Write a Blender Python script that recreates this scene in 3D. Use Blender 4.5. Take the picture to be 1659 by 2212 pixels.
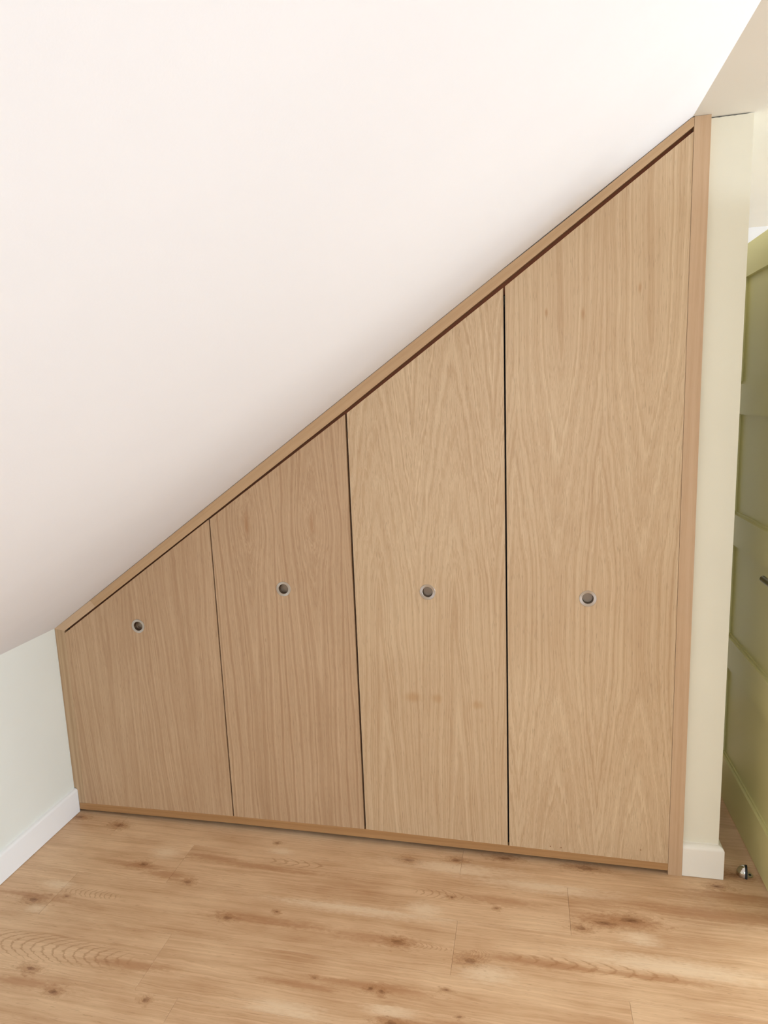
import bpy, bmesh, math, random
from mathutils import Vector, Matrix

random.seed(7)
S = bpy.context.scene
for o in list(bpy.data.objects):
    bpy.data.objects.remove(o, do_unlink=True)
C = S.collection

# ------------------------------------------------------------------ camera
IMG_W, IMG_H = 1659, 2212
F_PX, YAW, PITCH, ROLL = 1420.97, -0.217606, -0.162247, -0.038396
CAM_POS = Vector((1.68657, -1.98910, 1.49119))
fwd = Vector((math.sin(YAW) * math.cos(PITCH), math.cos(YAW) * math.cos(PITCH), math.sin(PITCH)))
rt0 = Vector((math.cos(YAW), -math.sin(YAW), 0))
up0 = rt0.cross(fwd)
rt = math.cos(ROLL) * rt0 + math.sin(ROLL) * up0
up = -math.sin(ROLL) * rt0 + math.cos(ROLL) * up0
cam = bpy.data.cameras.new('camera')
cam.sensor_fit = 'VERTICAL'
cam.sensor_height = 36.0
cam.sensor_width = 36.0 * IMG_W / IMG_H
cam.lens = 36.0 * F_PX / IMG_H
cam.clip_start = 0.02
camo = bpy.data.objects.new('camera', cam)
C.objects.link(camo)
camo.matrix_world = Matrix((
    (rt.x, up.x, -fwd.x, CAM_POS.x),
    (rt.y, up.y, -fwd.y, CAM_POS.y),
    (rt.z, up.z, -fwd.z, CAM_POS.z),
    (0, 0, 0, 1)))
S.camera = camo

# ------------------------------------------------------------------ world, lights, exposure
wd = bpy.data.worlds.new('world')
S.world = wd
wd.use_nodes = True
bgn = wd.node_tree.nodes['Background']
bgn.inputs[0].default_value = (0.93, 0.97, 1.0, 1)
bgn.inputs[1].default_value = 0.5

def area(name, loc, target, sx, sy, power, col):
    l = bpy.data.lights.new(name, 'AREA')
    l.shape = 'RECTANGLE'
    l.size, l.size_y, l.energy, l.color = sx, sy, power, col
    o = bpy.data.objects.new(name, l)
    C.objects.link(o)
    o.location = loc
    o.rotation_euler = (Vector(target) - Vector(loc)).to_track_quat('-Z', 'Y').to_euler()
    return o

# daylight entering through the two unseen windows behind the camera; landing fill is added, without a window
area('daylight_right_window', (6.26, -0.95, 1.22), (0.0, -0.95, 0.9), 2.0, 1.3, 112, (0.765, 0.94, 1.17))
area('daylight_back_window', (1.75, -3.46, 1.30), (1.75, 0.0, 1.2), 1.7, 1.2, 21, (0.765, 0.94, 1.17))
area('landing_fill', (6.16, 0.75, 1.50), (2.4, 0.9, 2.2), 1.0, 0.7, 48, (0.90, 0.96, 1.0))

S.cycles.adaptive_threshold = 0.02
S.cycles.max_bounces = 7
S.cycles.diffuse_bounces = 5
S.cycles.glossy_bounces = 3
S.view_settings.view_transform = 'Standard'
S.view_settings.look = 'None'
S.view_settings.gamma = 1.0
S.view_settings.use_curve_mapping = False
S.view_settings.exposure = 0.0


# ------------------------------------------------------------------ node helpers
def srgb(r, g, b):
    def f(c):
        c /= 255.0
        return c / 12.92 if c <= 0.04045 else ((c + 0.055) / 1.055) ** 2.4
    return (f(r), f(g), f(b), 1.0)


class V:
    """a value socket with arithmetic"""
    def __init__(self, nt, s): self.nt, self.s = nt, s
    def _m(self, op, *a, clamp=False):
        n = self.nt.nodes.new('ShaderNodeMath'); n.operation = op; n.use_clamp = clamp
        for i, v in enumerate((self,) + a):
            if isinstance(v, V): self.nt.links.new(v.s, n.inputs[i])
            else: n.inputs[i].default_value = v
        return V(self.nt, n.outputs[0])
    def __add__(s, o): return s._m('ADD', o)
    __radd__ = __add__
    def __mul__(s, o): return s._m('MULTIPLY', o)
    __rmul__ = __mul__
    def __sub__(s, o): return s._m('SUBTRACT', o)
    def __rsub__(s, o): return (s * -1.0) + o
    def __truediv__(s, o): return s._m('DIVIDE', o)
    def sqrt(s): return s._m('SQRT')
    def abs(s): return s._m('ABSOLUTE')
    def max(s, o): return s._m('MAXIMUM', o)
    def min(s, o): return s._m('MINIMUM', o)
    def smin(s, o, k): return s._m('SMOOTH_MIN', o, k)
    def pow(s, o): return s._m('POWER', o)
    def clamp(s): return s._m('ADD', 0.0, clamp=True)
    def gt(s, o): return s._m('GREATER_THAN', o)
    def lt(s, o): return s._m('LESS_THAN', o)
    def ramp(s, a, b, c=0.0, d=1.0):
        n = s.nt.nodes.new('ShaderNodeMapRange'); n.interpolation_type = 'SMOOTHSTEP'
        s.nt.links.new(s.s, n.inputs[0])
        for i, v in zip((1, 2, 3, 4), (a, b, c, d)): n.inputs[i].default_value = v
        return V(s.nt, n.outputs[0])


def new_mat(name, rough=0.5, metallic=0.0, base=None, spec=0.5):
    m = bpy.data.materials.new(name); m.use_nodes = True
    nt = m.node_tree; p = nt.nodes['Principled BSDF']
    p.inputs['Roughness'].default_value = rough
    p.inputs['Metallic'].default_value = metallic
    p.inputs['Specular IOR Level'].default_value = spec
    if base: p.inputs['Base Color'].default_value = base
    return m, nt, p


def xyz(nt, kind='pos'):
    if kind == 'pos': s = nt.nodes.new('ShaderNodeNewGeometry').outputs['Position']
    else: s = nt.nodes.new('ShaderNodeTexCoord').outputs['Object']
    n = nt.nodes.new('ShaderNodeSeparateXYZ'); nt.links.new(s, n.inputs[0])
    return [V(nt, n.outputs[i]) for i in range(3)]


def comb(nt, x, y, z):
    n = nt.nodes.new('ShaderNodeCombineXYZ')
    for i, v in enumerate((x, y, z)):
        if isinstance(v, V): nt.links.new(v.s, n.inputs[i])
        else: n.inputs[i].default_value = v
    return n.outputs[0]


def noise(nt, vec=None, w=None, scale=1.0, detail=3.0, rough=0.55, dist=0.0):
    n = nt.nodes.new('ShaderNodeTexNoise')
    if w is not None:
        n.noise_dimensions = '1D'; nt.links.new(w.s, n.inputs['W'])
    else:
        nt.links.new(vec, n.inputs['Vector'])
    n.inputs['Scale'].default_value = scale
    n.inputs['Detail'].default_value = detail
    n.inputs['Roughness'].default_value = rough
    n.inputs['Distortion'].default_value = dist
    return V(nt, n.outputs[0])


def mixc(nt, f, a, b, blend='MIX'):
    n = nt.nodes.new('ShaderNodeMix'); n.data_type = 'RGBA'; n.blend_type = blend
    if isinstance(f, V): nt.links.new(f.s, n.inputs[0])
    else: n.inputs[0].default_value = f
    for i, v in ((6, a), (7, b)):
        if isinstance(v, (tuple, list)): n.inputs[i].default_value = v
        else: nt.links.new(v, n.inputs[i])
    return n.outputs[2]


def bump(nt, p, h, strength=0.1, dist=0.001):
    b = nt.nodes.new('ShaderNodeBump')
    b.inputs['Strength'].default_value = strength; b.inputs['Distance'].default_value = dist
    nt.links.new(h.s, b.inputs['Height']); nt.links.new(b.outputs[0], p.inputs['Normal'])


# ------------------------------------------------------------------ materials
def paint(name, col, rough=0.75, amp=0.035):
    m, nt, p = new_mat(name, rough, spec=0.25)
    x, y, z = xyz(nt)
    v = comb(nt, x, y, z)
    n = noise(nt, v, scale=2.3, detail=3)
    dark = tuple(c * (1 - amp) for c in col[:3]) + (1,)
    nt.links.new(mixc(nt, n.ramp(0.3, 0.7), dark, col), p.inputs['Base Color'])
    g = noise(nt, v, scale=260, detail=2)
    bump(nt, p, g, 0.12, 0.0006)
    return m

M_SLOPE = paint('white_ceiling_paint', srgb(236, 235, 236), amp=0.02)
M_CEIL = paint('white_flat_ceiling_paint', srgb(234, 231, 221))
M_WALL = paint('off_white_wall_paint', srgb(238, 239, 229))
M_STUB = paint('cream_wall_paint', srgb(239, 232, 211))
M_SKIRT = paint('white_gloss_paint', srgb(250, 249, 246), 0.4, 0.01)
M_SKIRT2 = paint('cream_gloss_paint', srgb(247, 240, 226), 0.4, 0.01)
M_DOOR = paint('white_door_shade_tint', srgb(230, 221, 160), 0.33, 0.02)  # white door; the olive cast of the dim landing is put into its colour
M_DARK, _, _ = new_mat('dark_gap_shade', 0.8, base=srgb(22, 15, 12))  # near-black paints the shade in the door gaps and behind the crack
M_GAP_SHADE, _, _ = new_mat('gap_shade_brown', 0.7, base=srgb(140, 78, 42))  # brown put in for the shade seen in the gap above the doors
M_RUBBER, _, _ = new_mat('black_rubber', 0.6, base=srgb(18, 18, 18))
M_CHROME, _, _ = new_mat('chrome', 0.08, 1.0, srgb(205, 200, 190))
M_LEVER, _, _ = new_mat('dark_bronze_metal', 0.3, 1.0, srgb(110, 105, 85))
M_HOLE, _, _ = new_mat('nail_filler', 0.7, base=srgb(150, 105, 65))


def steel():
    m, nt, p = new_mat('brushed_steel', 0.32, 1.0, srgb(190, 181, 172))
    p.inputs['Anisotropic'].default_value = 0.75
    t = nt.nodes.new('ShaderNodeTangent'); t.direction_type = 'RADIAL'; t.axis = 'Y'
    nt.links.new(t.outputs[0], p.inputs['Tangent'])
    return m

M_STEEL = steel()
M_CUP, _, _ = new_mat('steel_cup_shaded', 0.38, 1.0, srgb(140, 126, 112))  # darker copy of the steel, paints the shade and reflections inside the cup


def veneer(name, leaves, shape, base, light, dark, contrast=0.5, seed=0.0, mid=0.35, lean=0.0, patches=(), rsc=14.0):
    """slip-matched oak veneer. leaves: (left x, leaf width, cathedral x inside the leaf);
    shape(z, u) gives the growth-ring field of the log (its level lines are the figure)"""
    m, nt, p = new_mat(name, 0.5, spec=0.3)
    x, y, z = xyz(nt)
    x0, lw, cu = leaves
    t = (x - x0 + z * lean) / lw
    leaf = t._m('FLOOR')
    u = (t - leaf) * lw - cu
    off = leaf * 0.07 + seed
    n1 = noise(nt, comb(nt, u * 9.0, off, z * 2.2), scale=1.0, detail=2.0) - 0.5
    n2 = noise(nt, comb(nt, u * 70.0, off + 4.0, z * 9.0), scale=1.0, detail=2.0) - 0.5
    n3 = noise(nt, comb(nt, u * 330.0, off + 6.0, z * 13.0), scale=1.0, detail=1.0) - 0.5
    F = shape(z + n2 * 0.13 + n3 * 0.09, u + n1 * 0.035)
    ring = noise(nt, w=F + seed * 3.1, scale=rsc, detail=3.0, rough=0.68).ramp(0.28, 0.74)
    fine = noise(nt, comb(nt, (u + n1 * 0.03) * 480.0, off, z * 16.0), scale=1.0, detail=2.0)
    streak = noise(nt, comb(nt, (x + n1 * 0.05) * 70.0, seed, z * 1.6), scale=1.0, detail=3.0)
    pore = noise(nt, comb(nt, (x + n2 * 0.006) * 620.0, seed + 9, z * 34.0), scale=1.0, detail=1.0).ramp(0.60, 0.74)
    cloud = noise(nt, comb(nt, x * 5.0, seed + 3, z * 2.5), scale=1.0, detail=2.0)
    f = (ring - 0.5) * contrast + (streak - 0.5) * mid + (fine - 0.5) * 0.6 + (cloud - 0.5) * 0.6 + 0.5
    col = mixc(nt, f.clamp(), dark, light)
    col = mixc(nt, pore * 0.4, col, tuple(c * 0.66 for c in dark[:3]) + (1,))
    for (px, pz, sx, sz, k) in patches:
        d = (((x - px) / sx).pow(2.0) + ((z - pz) / sz).pow(2.0)).sqrt()
        d = d + n2 * 0.8
        col = mixc(nt, d.ramp(0.2, 1.2, k, 0.0), col, base)
    nt.links.new(col, p.inputs['Base Color'])
    bump(nt, p, fine + pore * -0.6, 0.12, 0.0004)
    return m


def pos(v, k=0.12): return v._m('SMOOTH_MAX', 0.0, k)
def arch(u, c, e=1.35): return u.abs().pow(e) * c


def shape_straight(z, u): return z * -0.16 + u.abs().pow(1.1) * 6.5
def shape_oval(z, u):
    q = (z - 1.12).pow(2.0)
    return (q / (q + 0.03) * 0.0038 + (u * 1.35).pow(2.0) + 0.00003).sqrt() * 5.0
def shape_arches(z, u): return pos(z - 0.92) * 0.9 - pos(0.80 - z) * 0.22 + arch(u, 13.0)
def shape_chevrons(z, u): return pos(z - 0.98) * -0.75 + pos(z - 1.62) * 0.75 - pos(0.62 - z) * 0.8 + arch(u, 12.0)


YL, YD = srgb(220, 193, 157), srgb(190, 155, 118)
PL, PD = srgb(209, 177, 142), srgb(177, 141, 106)
M_V1 = veneer('oak_veneer_straight', (0.02, 0.32, 0.20), shape_straight, srgb(175, 125, 80), PL, PD, 0.5, 1.3, 0.8, 0.02)
M_V2 = veneer('oak_veneer_oval', (0.655, 0.2275, 0.1222), shape_oval, srgb(165, 115, 70), PL, PD, 0.8, 5.2, 0.45, 0.0,
              [(0.780, 1.118, 0.007, 0.045, 0.55), (1.0055, 1.118, 0.007, 0.045, 0.45)], 19.0)
M_V3 = veneer('oak_veneer_arches', (1.105, 0.242, 0.1176), shape_arches, srgb(184, 138, 90), YL, YD, 0.68, 2.4, 0.35, 0.0,
              [(1.32, 0.545, 0.035, 0.022, 0.5), (1.40, 0.545, 0.02, 0.02, 0.45), (1.53, 0.53, 0.025, 0.018, 0.45)])
M_V4 = veneer('oak_veneer_chevrons', (1.655, 0.241, 0.1198), shape_chevrons, srgb(178, 130, 84), YL, YD, 0.68, 7.7, 0.35, 0.0,
              [(1.84, 1.72, 0.006, 0.02, 0.5), (1.74, 1.73, 0.005, 0.014, 0.6), (1.99, 1.78, 0.005, 0.016, 0.5)])


def solid_oak(name, axis, light, dark, seed=0.0, band=0.5):
    """lipping timber; grain runs along axis"""
    m, nt, p = new_mat(name, 0.5, spec=0.3)
    x, y, z = xyz(nt)
    if axis == 'z': a, b = z, x
    elif axis == 'x': a, b = x, z
    else:
        k = math.atan(0.6965)
        a = x * math.cos(k) + z * math.sin(k)
        b = z * math.cos(k) - x * math.sin(k)
    w = noise(nt, comb(nt, a * 3.0, b * 12.0, y * 12.0 + seed), scale=1.0, detail=2.0) - 0.5
    c1 = noise(nt, comb(nt, a * 1.2, (b + w * 0.012) * 95.0, y * 95.0 + seed), scale=1.0, detail=2.5)
    c2 = noise(nt, comb(nt, a * 22.0, b * 520.0, y * 520.0 + seed), scale=1.0, detail=2.0)
    f = c1.ramp(0.32, 0.68) * band + (c2 - 0.5) * 0.5 + (0.5 - band * 0.5)
    nt.links.new(mixc(nt, f.clamp(), dark, light), p.inputs['Base Color'])
    bump(nt, p, c2, 0.1, 0.0003)
    return m

M_STILE = solid_oak('oak_lipping_upright', 'z', srgb(212, 180, 146), srgb(190, 153, 117), 2.0, 0.35)
M_STILE_L = solid_oak('oak_lipping_upright_grey', 'z', srgb(205, 175, 140), srgb(170, 138, 102), 5.0, 0.6)
M_RAIL = solid_oak('oak_lipping_sloping', 's', srgb(210, 176, 137), srgb(186, 148, 108), 4.0, 0.25)
M_RAIL2 = solid_oak('oak_lipping_pale', 's', srgb(220, 190, 156), srgb(200, 165, 128), 8.0, 0.25)
M_PLINTH = solid_oak('oak_lipping_level', 'x', srgb(190, 147, 100), srgb(162, 117, 73), 6.0, 0.4)


# centre x, y, half length, half width, spacing, curvature
ARCS = [(0.332, -0.377, .115, .020, .0175, -.020), (0.30, -0.590, .34, .050, .034, -.10), (1.40, -0.403, .09, .010, .013, .014),
        (1.86, -0.396, .26, .022, .05, .05), (1.42, -0.200, .09, .020, .024, .03), (1.555, -0.405, .03, .022, .009, .02), (0.94, -0.140, .12, .02, .04, .05)]


def floor_mat(ylo, yhi, plain=False):
    m, nt, p = new_mat('oak_laminate', 0.42, spec=0.4)
    gx, gy, gz = xyz(nt)
    lx, ly, lz = xyz(nt, 'obj')
    oi = nt.nodes.new('ShaderNodeObjectInfo')
    r = V(nt, oi.outputs['Random'])
    # knots seen in the boards (world x, y, half length, half width, depth)
    knots = [(0.168, -0.432, .030, .014, .9), (0.266, -0.402, .012, .006, .7), (0.809, -0.400, .020, .011, 1.), (0.947, -0.353, .010, .007, .9),
             (0.426, -0.228, .022, .012, 1.), (0.215, -0.052, .030, .018, .5), (0.034, -0.030, .030, .012, .7), (1.325, -0.401, .030, .013, 1.),
             (1.531, -0.429, .026, .014, 1.), (1.593, -0.229, .010, .007, 1.), (1.457, -0.207, .010, .006, .9), (1.900, -0.235, .040, .014, .8),
             (1.975, -0.212, .050, .016, .8), (1.286, -0.559, .012, .010, .8), (1.317, -0.563, .011, .011, .9), (1.133, -0.553, .007, .006, 1.),
             (0.464, -0.713, .022, .010, .8), (0.722, -0.692, .012, .010, 1.), (1.300, -0.066, .030, .014, .6), (1.455, -0.040, .028, .014, .7),
             (1.520, -0.600, .008, .005, .8), (1.866, -0.010, .050, .014, .8), (2.311, 0.030, .045, .016, .8), (1.610, -0.006, .040, .010, .8),
             (0.834, -0.052, .012, .008, .6), (0.617, -0.280, .020, .012, .5), (1.833, -0.265, .022, .012, .8), (1.48, -0.53, .012, .006, .7),
             (2.25, -0.03, .030, .012, .5), (0.35, -0.66, .03, .012, .7), (1.36, -0.645, .03, .012, .6)]
    smears_and_shade = [(0.14, -0.415, .16, .018, .55), (0.54, -0.260, .10, .022, .6), (0.95, -0.39, .24, .016, .75), (1.25, -0.398, .16, .022, .6), (0.36, -0.70, .16, .02, .45),
              (1.72, -0.404, .20, .020, .6), (2.02, -0.40, .16, .014, .45), (0.80, -0.175, .34, .016, .4), (1.62, -0.20, .17, .022, .4), (1.94, -0.222, .14, .03, .6),
              (0.42, -0.24, .12, .018, .55), (0.62, -0.60, .16, .02, .25), (1.10, -0.58, .14, .014, .4), (1.30, -0.552, .20, .016, .35), (1.58, -0.62, .18, .012, .4),
              (0.65, -0.16, .13, .022, .35), (2.30, -0.15, .35, .04, .35), (1.42, -0.64, .12, .016, .5), (2.30, -0.07, .25, .03, .3)]  # the two wide marks by the open door paint its shadow on the floor
    pale = [(0.205, -0.462, .035, .016, .9), (0.47, -0.16, .06, .03, .4), (0.86, -0.09, .06, .016, .5), (1.20, -0.305, .30, .022, .4), (1.38, -0.27, .06, .03, .7),
            (1.99, -0.275, .05, .022, .8), (1.09, -0.655, .12, .022, .5), (1.35, -0.615, .07, .02, .5), (1.58, -0.462, .07, .03, .8), (1.72, -0.12, .25, .03, .3),
            (2.05, -0.36, .30, .03, .3), (1.45, -0.08, .25, .03, .25), (0.20, -0.36, .06, .02, .4)]
    def near(lst): return [] if plain else [q for q in lst if ylo - 1.2 * q[3] < q[1] < yhi + 1.2 * q[3]]
    knots, smears_and_shade, pale = near(knots), near(smears_and_shade), near(pale)
    wv = comb(nt, gx * 9.0, gy * 34.0, r * 50.0)
    w = noise(nt, wv, scale=1.0, detail=2.0) - 0.5
    w2 = noise(nt, comb(nt, gx * 40.0, gy * 130.0, r * 20.0), scale=1.0, detail=2.0) - 0.5
    wx = gx + w2 * 0.014
    wy = gy + w * 0.008 + w2 * 0.006

    fib = noise(nt, comb(nt, gx * 2.2, (gy + w * 0.006) * 80.0, r * 40.0), scale=1.0, detail=3.0) - 0.5
    kn = noise(nt, comb(nt, gx * 55.0, gy * 130.0, r * 3.0), scale=1.0, detail=3.0) - 0.5
    pw = comb(nt, wx, wy, 0.0)

    def dist(lst):
        """smallest elliptical distance to any mark of the list (1 = its rim)"""
        out = None
        for (kx, ky, sx, sy, k) in lst:
            n = nt.nodes.new('ShaderNodeVectorMath'); n.operation = 'MULTIPLY_ADD'
            nt.links.new(pw, n.inputs[0])
            q = 0.85 + 0.35 * k
            n.inputs[1].default_value = (1 / (sx * q), 1 / (sy * q), 0)
            n.inputs[2].default_value = (-kx / (sx * q), -ky / (sy * q), 0)
            l = nt.nodes.new('ShaderNodeVectorMath'); l.operation = 'LENGTH'
            nt.links.new(n.outputs[0], l.inputs[0])
            v = V(nt, l.outputs['Value'])
            out = v if out is None else out.min(v)
        return (gx * 0.0 + 9.0) if out is None else out
    kd = dist(knots) * (kn * 2.2 + 1.0) + fib * 0.6
    K = kd.ramp(0.10, 0.70, 1.0, 0.0)
    KH = kd.ramp(0.4, 2.0, 1.0, 0.0)
    kr = kd * 2.3 + fib * 0.8
    KR = ((kr - kr._m('FLOOR')) - 0.5).abs().ramp(0.28, 0.5) * KH
    SM_SHADE = (dist(smears_and_shade) + fib * 1.2 + kn * 0.9).ramp(0.15, 1.25, 1.0, 0.0)
    PA = (dist(pale) + fib * 1.4 + kn * 1.2).ramp(0.1, 1.3, 1.0, 0.0)
    # rows of curved growth lines standing across the board
    arcs = None
    for (ax, ay, hx, hy, per, cv) in ([] if plain else ARCS):
        if not (ylo < ay < yhi): continue
        dx, dy = wx - ax, (wy - ay) / hy
        ph = (dx + dy * dy * cv + kn * per * 0.7) / per
        line = ((ph - ph._m('FLOOR')) - 0.5).abs().ramp(0.30, 0.5)
        msk = ((dx / hx).pow(2.0) + dy * dy).ramp(0.45, 1.15, 1.0, 0.0)
        v = line * msk
        arcs = v if arcs is None else arcs.max(v)
    # cathedral figure within each board (centre chosen per board)
    cx = lx - (r - 0.5) * 0.9
    cy = ly + (r * 7.0)._m('FRACT') * 0.08 - 0.04 + w * 0.02
    R = ((cx * 0.16 / 0.03).pow(2.0) * 0.05 + (cy / 0.03).pow(2.0) + 0.03).sqrt() + SM_SHADE * 0.35 + KH * 0.8
    ring = noise(nt, w=R + r * 31.0, scale=4.6, detail=3.0, rough=0.65).ramp(0.28, 0.74)
    fine = noise(nt, comb(nt, gx * 16.0, (gy + w * 0.003) * 420.0, r * 17.0), scale=1.0, detail=2.0)
    streak = noise(nt, comb(nt, gx * 1.6, (gy + w * 0.008) * 26.0, r * 70.0), scale=1.0, detail=3.0)
    cloud = noise(nt, comb(nt, gx * 4.0, gy * 11.0, r * 33.0), scale=1.0, detail=3.0)
    dash = noise(nt, comb(nt, gx * 30.0, gy * 520.0, r * 11.0), scale=1.0, detail=1.0).ramp(0.66, 0.74)
    f = 0.56 + (ring - 0.5) * 0.26 + (fine - 0.5) * 0.42 + fib * 0.55 + (streak - 0.5) * 0.6 + (cloud - 0.5) * 1.35 + (r - 0.5) * 0.12
    light, dark = srgb(231, 196, 156), srgb(187, 142, 101)
    col = mixc(nt, f.clamp(), dark, light)
    col = mixc(nt, PA * 0.75, col, srgb(236, 209, 174))
    col = mixc(nt, SM_SHADE * 0.6, col, srgb(174, 121, 78))
    if arcs is not None: col = mixc(nt, arcs * 0.5, col, srgb(160, 110, 66))
    col = mixc(nt, (KH * (fib * 1.6 + 0.48)).clamp(), col, srgb(170, 120, 76))
    col = mixc(nt, KR * 0.45, col, srgb(142, 94, 54))
    col = mixc(nt, (K * (kn * 2.2 + 0.75)).clamp() * 0.85, col, srgb(112, 66, 34))
    col = mixc(nt, dash * 0.35, col, srgb(140, 98, 60))
    nt.links.new(col, p.inputs['Base Color'])
    bump(nt, p, fine - dash, 0.08, 0.0003)
    return m

M_SUB, _, _ = new_mat('underlay', 0.9, base=srgb(70, 50, 35))


# ------------------------------------------------------------------ mesh helpers
def link(name, bm, mats, parent=None, smooth=False, kind=None, label=None):
    bmesh.ops.recalc_face_normals(bm, faces=bm.faces)
    me = bpy.data.meshes.new(name)
    bm.to_mesh(me); bm.free()
    for mm in (mats if isinstance(mats, (list, tuple)) else [mats]): me.materials.append(mm)
    if smooth:
        for p in me.polygons: p.use_smooth = True
    o = bpy.data.objects.new(name, me)
    C.objects.link(o)
    if parent is not None: o.parent = parent
    if kind: o['kind'] = kind
    if label: o['label'] = label
    return o


def add_box(bm, x0, x1, y0, y1, z0, z1):
    v = [bm.verts.new((x, y, z)) for x in (x0, x1) for y in (y0, y1) for z in (z0, z1)]
    for q in ((0, 1, 3, 2), (4, 6, 7, 5), (0, 4, 5, 1), (2, 3, 7, 6), (0, 2, 6, 4), (1, 5, 7, 3)):
        bm.faces.new([v[i] for i in q])


def box(name, x0, x1, y0, y1, z0, z1, mat, bev=0.0, seg=1, **k):
    bm = bmesh.new(); add_box(bm, x0, x1, y0, y1, z0, z1)
    if bev: bmesh.ops.bevel(bm, geom=bm.edges[:], offset=bev, segments=seg, affect='EDGES', profile=0.6)
    return link(name, bm, mat, **k)


def prism(name, outline, y0, y1, mat, bev=0.0, hole=None, **k):
    """outline in (x, z), extruded from y0 (front) to y1 (back); hole = (x, z, r)"""
    bm = bmesh.new()
    def ring(pts, y): return [bm.verts.new((p[0], y, p[1])) for p in pts]
    loops = [outline]
    if hole:
        hx, hz, hr = hole
        loops.append([(hx + hr * math.cos(i * math.tau / 40), hz + hr * math.sin(i * math.tau / 40)) for i in range(40)])
    rings = []
    for L in loops:
        a, b = ring(L, y0), ring(L, y1)
        n = len(L)
        for i in range(n): bm.faces.new((a[i], a[(i + 1) % n], b[(i + 1) % n], b[i]))
        rings.append((a, b))
    if not hole:
        bm.faces.new(rings[0][0]); bm.faces.new(rings[0][1])
    else:
        for s in (0, 1):
            es = []
            for rg in rings:
                n = len(rg[s])
                es += [bm.edges.get((rg[s][i], rg[s][(i + 1) % n])) for i in range(n)]
            bmesh.ops.triangle_fill(bm, edges=es, use_beauty=True, use_dissolve=False)
    if bev:
        fr = [e for e in bm.edges if all(abs(v.co.y - y0) < 1e-6 for v in e.verts)
              and any(e.verts[0] in (rings[0][0]) and e.verts[1] in (rings[0][0]) for _ in (0,))
              and any(abs(f.normal.y) < 0.5 for f in e.link_faces)]
        bm.normal_update()
        fr = [e for e in bm.edges if e.verts[0] in rings[0][0] and e.verts[1] in rings[0][0] and len(e.link_faces) == 2
              and abs(e.link_faces[0].normal.dot(e.link_faces[1].normal)) < 0.3]
        bmesh.ops.bevel(bm, geom=fr, offset=bev, segments=1, affect='EDGES')
    return link(name, bm, mat, **k)


def lathe_y(bm, cx, cz, prof, n=48):
    rings = []
    for (r, y) in prof:
        if r < 1e-6: rings.append([bm.verts.new((cx, y, cz))])
        else: rings.append([bm.verts.new((cx + r * math.cos(i * math.tau / n), y, cz + r * math.sin(i * math.tau / n))) for i in range(n)])
    for a, b in zip(rings, rings[1:]):
        if len(a) == 1 or len(b) == 1:
            if len(a) == 1: a, b = b, a
            for i in range(n): bm.faces.new((a[i], a[(i + 1) % n], b[0]))
        else:
            for i in range(n): bm.faces.new((a[i], a[(i + 1) % n], b[(i + 1) % n], b[i]))


def empty(name, loc, label=None, cat=None, kind=None):
    o = bpy.data.objects.new(name, None); C.objects.link(o); o.location = loc
    o.empty_display_size = 0.1
    if label: o['label'] = label
    if cat: o['category'] = cat
    if kind: o['kind'] = kind
    return o


def seat(o, parent):
    """keep a part's world-space mesh while its parent stands elsewhere"""
    o.parent = parent
    o.matrix_parent_inverse = Matrix.Translation(parent.location).inverted()
    return o


# ------------------------------------------------------------------ room shell
H = 2.2                       # flat ceiling
SL_A, SL_B = 0.7300, 0.6965   # sloped ceiling: z = A + B x
RIDGE = (H - SL_A) / SL_B
XR, YB, YF = 6.22, -3.40, 1.36

sub = box('floor', -0.06, XR + 0.06, YB - 0.06, YF + 0.06, -0.05, -0.0085, M_SUB, kind='structure')

PW, PL_ = 0.188, 1.256
Y_OFF = -0.1075
M_PLAIN = floor_mat(0, 0, True)
ROW_MAT = {k: floor_mat(Y_OFF - k * PW, Y_OFF + PW - k * PW) for k in range(-1, 5)}
joint_at = {-1: 0.9, 0: 1.473, 1: 1.8035, 2: 1.4845, 3: 1.932}
row = -8
while True:
    ytop = Y_OFF + PW - row * PW
    ybot = ytop - PW
    if ytop < YB: break
    j = joint_at.get(row, (row * 0.437 + 0.31) % PL_)
    x = j - 3 * PL_
    y0, y1 = max(ybot, YB), min(ytop, YF)
    if y1 - y0 > 0.01:
        while x < XR:
            a, b = max(x, 0.003), min(x + PL_, XR - 0.003)
            if b - a > 0.02:
                cxm, cym = (a + b) / 2, (y0 + y1) / 2
                hx, hy = (b - a) / 2 - 0.0002, (y1 - y0) / 2 - 0.0001
                bm = bmesh.new()
                add_box(bm, -hx, hx, -hy, hy, -0.0085, 0.0)
                ed = [e for e in bm.edges if all(v.co.z > -1e-6 for v in e.verts)]
                bmesh.ops.bevel(bm, geom=ed, offset=0.0005, segments=1, affect='EDGES')
                o = link('plank', bm, ROW_MAT.get(row, M_PLAIN), parent=sub)
                o.location = (cxm, cym, 0.0)
            x += PL_
    row += 1

# walls
box('wall_left', -0.10, 0.0, YB, 0.75, 0.0, SL_A + 0.06, M_WALL, kind='structure')


def slab_yz(name, pts, y0, y1, mat):
    return prism(name, pts, y0, y1, mat, kind='structure')

# sloped ceiling slab, flat ceiling slab
t = 0.12
slab_yz('ceiling_slope', [(-0.10, SL_A - 0.10 * SL_B + 0.0), (0.0, SL_A), (RIDGE, H), (RIDGE, H + t), (-0.10, SL_A + t * 1.3)], YB, 0.75, M_SLOPE)
box('ceiling', RIDGE, XR + 0.1, YB, YF + 0.1, H, H + t, M_CEIL, kind='structure')

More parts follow.
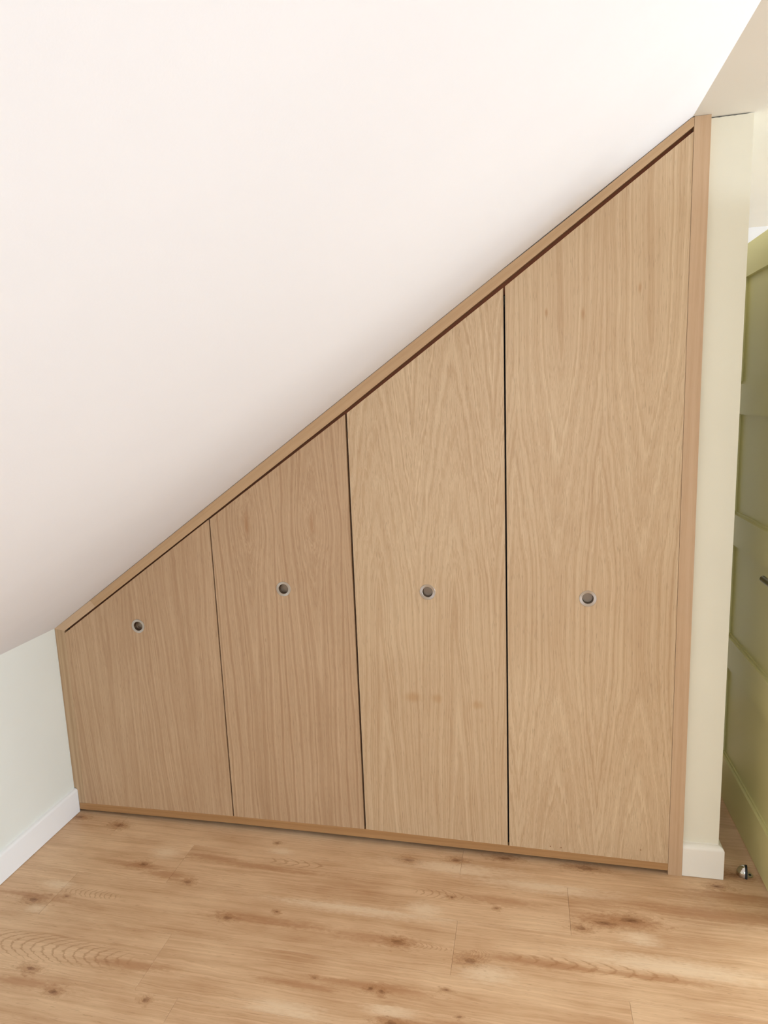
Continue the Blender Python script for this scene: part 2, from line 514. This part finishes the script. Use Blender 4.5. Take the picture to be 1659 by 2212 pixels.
# wall between cupboard and landing, its top edge slightly broken under a hairline crack
STX0, STX1 = 2.1555, 2.2615
STY = 0.019
bm = bmesh.new()
n = 14
top = []
for i in range(n + 1):
    x = STX0 + (STX1 - STX0) * i / n
    top.append((x, 2.1968 + 0.0012 * i / n + random.uniform(-0.0009, 0.0006)))
outl = [(STX0, 0.0)] + top + [(STX1, 0.0)]
bm.free()
stub = prism('wall_partition', outl, STY, 0.75, M_STUB, bev=0.0, kind='structure')
box('crack_shade_strip', STX0, STX1 - 0.002, STY + 0.006, 0.75, 2.190, H, M_DARK, kind='structure')  # dark strip behind the crack, painting the shade in it

# landing and unseen walls of the room
box('wall_back', -0.10, XR + 0.1, YF, YF + 0.1, 0.0, H, M_SLOPE, kind='structure')
box('wall_eaves', -0.10, 2.10, 0.75, 0.85, 0.0, 2.19, M_WALL, kind='structure')


def wall_with_window(name, axis, c0, c1, lo, hi, w0, w1, z0, z1, wn):
    """wall slab with a real opening and a framed window in it"""
    bm = bmesh.new()
    def b(a0, a1, q0, q1):
        if axis == 'x': add_box(bm, c0, c1, a0, a1, q0, q1)
        else: add_box(bm, a0, a1, c0, c1, q0, q1)
    b(lo, w0, 0, H); b(w1, hi, 0, H); b(w0, w1, 0, z0); b(w0, w1, z1, H)
    link(name, bm, M_WALL, kind='structure')
    bm = bmesh.new()
    f = 0.05
    m0, m1 = (c0 + c1) / 2 - 0.025, (c0 + c1) / 2 + 0.025
    def fb(a0, a1, q0, q1):
        if axis == 'x': add_box(bm, m0, m1, a0, a1, q0, q1)
        else: add_box(bm, a0, a1, m0, m1, q0, q1)
    fb(w0, w0 + f, z0, z1); fb(w1 - f, w1, z0, z1); fb(w0 + f, w1 - f, z0, z0 + f); fb(w0 + f, w1 - f, z1 - f, z1)
    mid = (w0 + w1) / 2
    fb(mid - f / 2, mid + f / 2, z0 + f, z1 - f)
    link(wn, bm, M_SKIRT, kind='structure')

wall_with_window('wall_right', 'x', XR, XR + 0.1, YB, YF, -2.00, 0.10, 0.55, 1.90, 'window_1')
wall_with_window('wall_front', 'y', YB - 0.1, YB, -0.1, XR + 0.1, 0.85, 2.65, 0.65, 1.95, 'window_2')


# ------------------------------------------------------------------ baseboards
def board_profile(th, h, r=0.009, seg=6):
    """(offset from wall, z), rounded front top edge"""
    p = [(0.0, 0.0015), (th, 0.0015)]
    for i in range(seg + 1):
        a = math.radians(90 * i / seg)
        p.append((th - r + r * math.cos(a), h - r * 0.9 + r * 0.9 * math.sin(a)))
    p.append((0.0, h + 0.001))
    return p

bm = bmesh.new()
pr = board_profile(0.0135, 0.096)
a = [bm.verts.new((q[0], 0.0, q[1])) for q in pr]
b = [bm.verts.new((q[0], YB, q[1])) for q in pr]
for i in range(len(pr)):
    j = (i + 1) % len(pr)
    bm.faces.new((a[i], a[j], b[j], b[i]))
bm.faces.new(a); bm.faces.new(b)
link('baseboard_left', bm, M_SKIRT, kind='structure')

# wraps the end of the partition: front face, then back along its landing side
bm = bmesh.new()
pr = board_profile(0.0175, 0.108, 0.016)
rings = []
for fn in (lambda q: (STX0 + 0.0002, STY - q[0], q[1]), lambda q: (STX1 + q[0] - .004, STY - q[0], q[1]), lambda q: (STX1 + q[0] - .004, 0.75, q[1])):
    rings.append([bm.verts.new(fn(q)) for q in pr])
for a, b in zip(rings, rings[1:]):
    for i in range(len(pr)):
        j = (i + 1) % len(pr)
        bm.faces.new((a[i], a[j], b[j], b[i]))
bm.faces.new(rings[0]); bm.faces.new(rings[-1])
link('baseboard_partition', bm, M_SKIRT2, kind='structure')

# ------------------------------------------------------------------ fitted cupboard under the slope
W = empty('fitted_cupboard', (1.05, 0.0, 0.0),
          'fitted oak cupboard with four doors under the white sloped ceiling', 'cupboard')
TH = 0.020


def slope(x): return SL_A + SL_B * x

# bottom rail, its ends a little lower than its middle
pt = [(0.0155, .0373), (.6478, .0470), (1.1377, .0495), (1.6251, .0435), (2.1132, .0379)]
pb = [(2.1132, .0154), (1.6249, .0176), (1.1364, .0196), (.6457, .0200), (0.0150, .0120)]
seat(prism('bottom_rail', pt + pb, 0.0, TH, M_PLINTH, bev=0.0006), W)
# left upright, scribed over the skirting board
gl = 0.0405
seat(prism('upright', [(0.0155, .0377), (0.0148, .080), (0.0128, .091), (0.0078, .0985), (0.0012, .1000), (0.0012, slope(0.0) - 0.001),
                       (gl, 0.7222), (gl, .0381)], 0.0, TH, M_STILE_L, bev=0.0006,
           label='greyish left upright notched over the skirting board'), W)
# right upright: tall, runs from floor to flat ceiling
seat(prism('upright', [(2.1150, 0.0005), (2.1545, 0.0005), (2.1545, H - 0.001), (2.1150, H - 0.0015)], 0.0, TH + 0.02, M_STILE, bev=0.0006), W)
# sloping top rail in two pieces
gapc = 0.0022


def rail_bottom(x):
    P = [(0.0405, .7222), (.6495, 1.1420), (1.1367, 1.4790), (1.622, 1.8240), (2.1145, 2.1770)]
    for (xa, za), (xb, zb) in zip(P, P[1:]):
        if x <= xb: return za + (zb - za) * (x - xa) / (xb - xa)
    return P[-1][1]

sx_top, sx_bot = 0.1620, 0.1795
seat(prism('rail_end_piece', [(0.0012, slope(0.0012) - .0008), (gl + 0.0002, 0.7226), (sx_bot - .0002, rail_bottom(sx_bot)), (sx_top - .0002, slope(sx_top) - gapc)],
           0.0, 0.07, M_RAIL2, bev=0.0003, label='paler short end piece'), W)
xs = [.6495, 1.1367, 1.622, 2.1145]
seat(prism('top_rail', [(sx_bot, rail_bottom(sx_bot))] + [(x, rail_bottom(x)) for x in xs] + [(2.1145, H - 0.003), (2.1085, H - 0.0035)]
           + [(1.97, slope(1.97) - .0026), (1.86, slope(1.86) - .0042), (1.70, slope(1.70) - .0036)] + [(x, slope(x) - gapc) for x in (1.6, 1.2, .8, .4)] + [(sx_top, slope(sx_top) - gapc)],
           0.0, 0.07, M_RAIL, bev=0.0005), W)


bx = [0.045, .6495, 1.1367, 1.622, 2.1140]
seat(prism('gap_shade_strip', [(x, rail_bottom(x) - .034) for x in bx] + [(x, rail_bottom(x) - .0004) for x in reversed(bx)], 0.0235, 0.040, M_GAP_SHADE), W)  # strip added behind the top gap; its brown stands for the shade there


def dtop(x):
    P = [(0.0455, .7172), (.6489, 1.1348), (.6573, 1.1372), (1.133, 1.4640), (1.1422, 1.4690), (1.618, 1.8052), (1.6258, 1.8100), (2.1149, 2.1640)]
    for (xa, za), (xb, zb) in zip(P, P[1:]):
        if x <= xb: return za + (zb - za) * (x - xa) / (xb - xa)
    return P[-1][1]


def dbot(x):
    P = pt
    for (xa, za), (xb, zb) in zip(P, P[1:]):
        if x <= xb: return za + (zb - za) * (x - xa) / (xb - xa) + 0.0013
    return P[-1][1] + 0.0013

doors = [(gl + 0.0012, .6468, M_V1, (.3427, .7516), 'oak veneer door with straight pinkish brown grain'),
         (.6515, 1.1345, M_V2, (.8956, .8999), 'oak veneer door with two oval grain figures'),
         (1.1410, 1.6205, M_V3, (1.3775, .9009), 'yellowish oak veneer door with pointed arch grain'),
         (1.6256, 2.1135, M_V4, (1.8633, .8924), 'tallest oak veneer door with V shaped grain')]
for (x0, x1, mt, (hx, hz), lb) in doors:
    d = seat(prism('cupboard_door', [(x0, dbot(x0)), (x1, dbot(x1)), (x1, dtop(x1)), (x0, dtop(x0))], 0.0, TH, mt,
                   bev=0.0007, hole=(hx, hz, 0.0172), label=lb), W)
    d.matrix_parent_inverse = Matrix.Translation(W.location).inverted()
    bm = bmesh.new()
    lathe_y(bm, hx, hz, [(.0250, .0000), (.0250, -.0010), (.0245, -.0015), (.0170, -.0013), (.0163, -.0007), (.0160, .0005), (.0160, .0140), (.0150, .0150), (0, .0150)], 64)
    for fc in bm.faces: fc.material_index = 1 if fc.calc_center_median().y > 0.0004 else 0
    h = link('pull', bm, [M_STEEL, M_CUP], smooth=True, label='round recessed brushed steel pull')
    h.parent = d
    for p in h.data.polygons: p.use_smooth = True
    bpy_e = h.modifiers.new('edges', 'EDGE_SPLIT'); bpy_e.split_angle = math.radians(25)
    if lb.startswith('tallest'):
        for (nx, nz) in ((1.7565, .0571), (1.7899, .0561), (2.0322, .0765)):
            bm = bmesh.new()
            lathe_y(bm, nx, nz, [(.0022, .0), (.0022, -.0004), (.0012, -.0006), (0, -.0003)], 12)
            s = link('nail', bm, M_HOLE); s.parent = d
# carcass behind: dividers, side panels, floor panel
bm = bmesh.new()
for (x, zt) in ((.649, 1.08), (1.1375, 1.41), (1.623, 1.76)):
    add_box(bm, x - .009, x + .009, .022, .60, .02, zt)
add_box(bm, .016, 2.114, .030, .048, .0005, .03)
add_box(bm, .016, 2.114, .048, .60, .02, .038)
add_box(bm, .016, .034, .022, .60, .038, .69)
add_box(bm, 2.096, 2.114, .022, .60, .038, 2.12)
add_box(bm, .016, 2.114, .60, .606, .02, .70)
seat(link('carcass', bm, M_DARK), W)

# ------------------------------------------------------------------ door on the landing side, standing open
DX0, DX1, DY0, DY1, DZ0, DZ1 = 2.387, 2.422, -0.175, 0.590, 0.008, 1.9610
D = empty('door_1', (2.405, DY1, 0.0), kind='structure')
D['label'] = 'white four panel door with olive shadow tint in its colour standing open beyond the partition'


def dpart(name, y0, y1, z0, z1, x0=DX0, x1=DX1, bev=0.002):
    return seat(box(name, x0, x1, y0, y1, z0, z1, M_DOOR, bev=bev), D)

SW = 0.105
dpart('stile', DY0, DY0 + SW, DZ0, DZ1)
dpart('stile', DY1 - SW, DY1, DZ0, DZ1)
for (z0, z1) in ((DZ0, .176), (.513, .632), (.962, 1.078), (1.4125, 1.521), (1.857, DZ1)):
    bm = bmesh.new(); add_box(bm, DX0, DX1, DY0 + SW, DY1 - SW, z0, z1)
    if z1 < DZ1:      # moulded upper edge
        bmesh.ops.bevel(bm, geom=[e for e in bm.edges if all(abs(v.co.z - z1) < 1e-5 and abs(v.co.x - DX0) < 1e-5 for v in e.verts)], offset=.008, segments=2, affect='EDGES')
    seat(link('rail', bm, M_DOOR), D)
for (z0, z1) in ((.176, .513), (.632, .962), (1.078, 1.4125), (1.521, 1.857)):
    dpart('panel', DY0 + SW, DY1 - SW, z0, z1, DX0 + .013, DX1 - .013, 0)
box('trim_2', 2.385, 2.43, 0.594, 0.69, 0.0, 1.93, M_DOOR, kind='structure')
# lever handle: rose, neck and bar
bm = bmesh.new()
LY, LZ = -0.120, 0.9655
def cylx(x0, x1, r, y, z, n=24):
    m = Matrix.Translation(((x0 + x1) / 2, y, z)) @ Matrix.Rotation(math.pi / 2, 4, 'Y')
    bmesh.ops.create_cone(bm, cap_ends=True, segments=n, radius1=r, radius2=r, depth=abs(x1 - x0), matrix=m)
cylx(DX0 - .008, DX0 + .0005, .026, LY, LZ)
cylx(2.326, DX0 - .007, .009, LY, LZ)
m = Matrix.Translation((2.335, (LY - .009 + -.008) / 2, LZ)) @ Matrix.Rotation(math.pi / 2, 4, 'X')
bmesh.ops.create_cone(bm, cap_ends=True, segments=24, radius1=.0092, radius2=.0092, depth=-.008 - (LY - .009), matrix=m)
bmesh.ops.bevel(bm, geom=[e for e in bm.edges if len(e.link_faces) == 2 and e.calc_face_angle(0) > 1.2], offset=.002, segments=2, affect='EDGES')
lv = seat(link('lever_handle', bm, M_LEVER, label='dark metal lever handle'), D)

# ------------------------------------------------------------------ door stop on the floor
T = empty('door_stop', (2.345, 0.038, 0.0), 'small chrome half dome door stop on floor beside the open door', 'door stop')
T.rotation_euler = (0, 0, math.radians(-12))
bm = bmesh.new()
# dome: quarter ball whose flat face looks towards the door (+x)
r, hgt = .0205, .030
NA, NB = 14, 10
grid = []
for i in range(NB + 1):
    e = math.pi / 2 * i / NB
    grid.append([bm.verts.new((-r * 1.15 * math.sin(math.pi * j / NA) * math.cos(e), -r * math.cos(math.pi * j / NA) * math.cos(e),
                               .001 + hgt * math.sin(e))) for j in range(NA + 1)])
for i in range(NB):
    for j in range(NA):
        bm.faces.new((grid[i][j], grid[i][j + 1], grid[i + 1][j + 1], grid[i + 1][j]))
bmesh.ops.remove_doubles(bm, verts=bm.verts[:], dist=1e-6)
base = [v for v in bm.verts if v.co.z < .00101]
bmesh.ops.holes_fill(bm, edges=bm.edges[:], sides=0)
dm = link('dome', bm, M_CHROME, parent=T)
for p in dm.data.polygons: p.use_smooth = True
es = dm.modifiers.new('edges', 'EDGE_SPLIT'); es.split_angle = math.radians(50)
bm = bmesh.new()
fa, fb = [], []
for i in range(25):
    a = math.pi * i / 24
    q = (-(r + .0012) * math.cos(a), .0008 + (hgt + .0012) * math.sin(a))
    fa.append(bm.verts.new((0.0003, q[0], q[1]))); fb.append(bm.verts.new((.0068, q[0], q[1])))
for i in range(25):
    j = (i + 1) % 25
    bm.faces.new((fa[i], fa[j], fb[j], fb[i]))
bm.faces.new(fa); bm.faces.new(fb)
link('rubber_pad', bm, M_RUBBER, parent=T, label='black rubber buffer strip')
bm = bmesh.new()
pts = [(0.0, -.0150), (.0100, -.0140)] + [(.0110 + .0135 * math.cos(math.radians(a)), .0135 * math.sin(math.radians(a))) for a in range(-75, 76, 15)] + [(.0100, .0140), (0.0, .0150)]
lo = [bm.verts.new((x, y, .0004)) for x, y in pts]; hi = [bm.verts.new((x, y, .0040)) for x, y in pts]
for i in range(len(pts)):
    j = (i + 1) % len(pts)
    bm.faces.new((lo[i], lo[j], hi[j], hi[i]))
bm.faces.new(lo); bm.faces.new(hi)
bmesh.ops.bevel(bm, geom=[e for e in bm.edges if all(v.co.z > .0039 for v in e.verts)], offset=.0012, segments=2, affect='EDGES')
bp = link('base_plate', bm, M_CHROME, parent=T)
bm = bmesh.new()
bmesh.ops.create_cone(bm, cap_ends=True, segments=16, radius1=.0042, radius2=.0034, depth=.0016, matrix=Matrix.Translation((.0152, 0, .0046)))
link('screw', bm, M_RUBBER, parent=T, label='dark screw head')
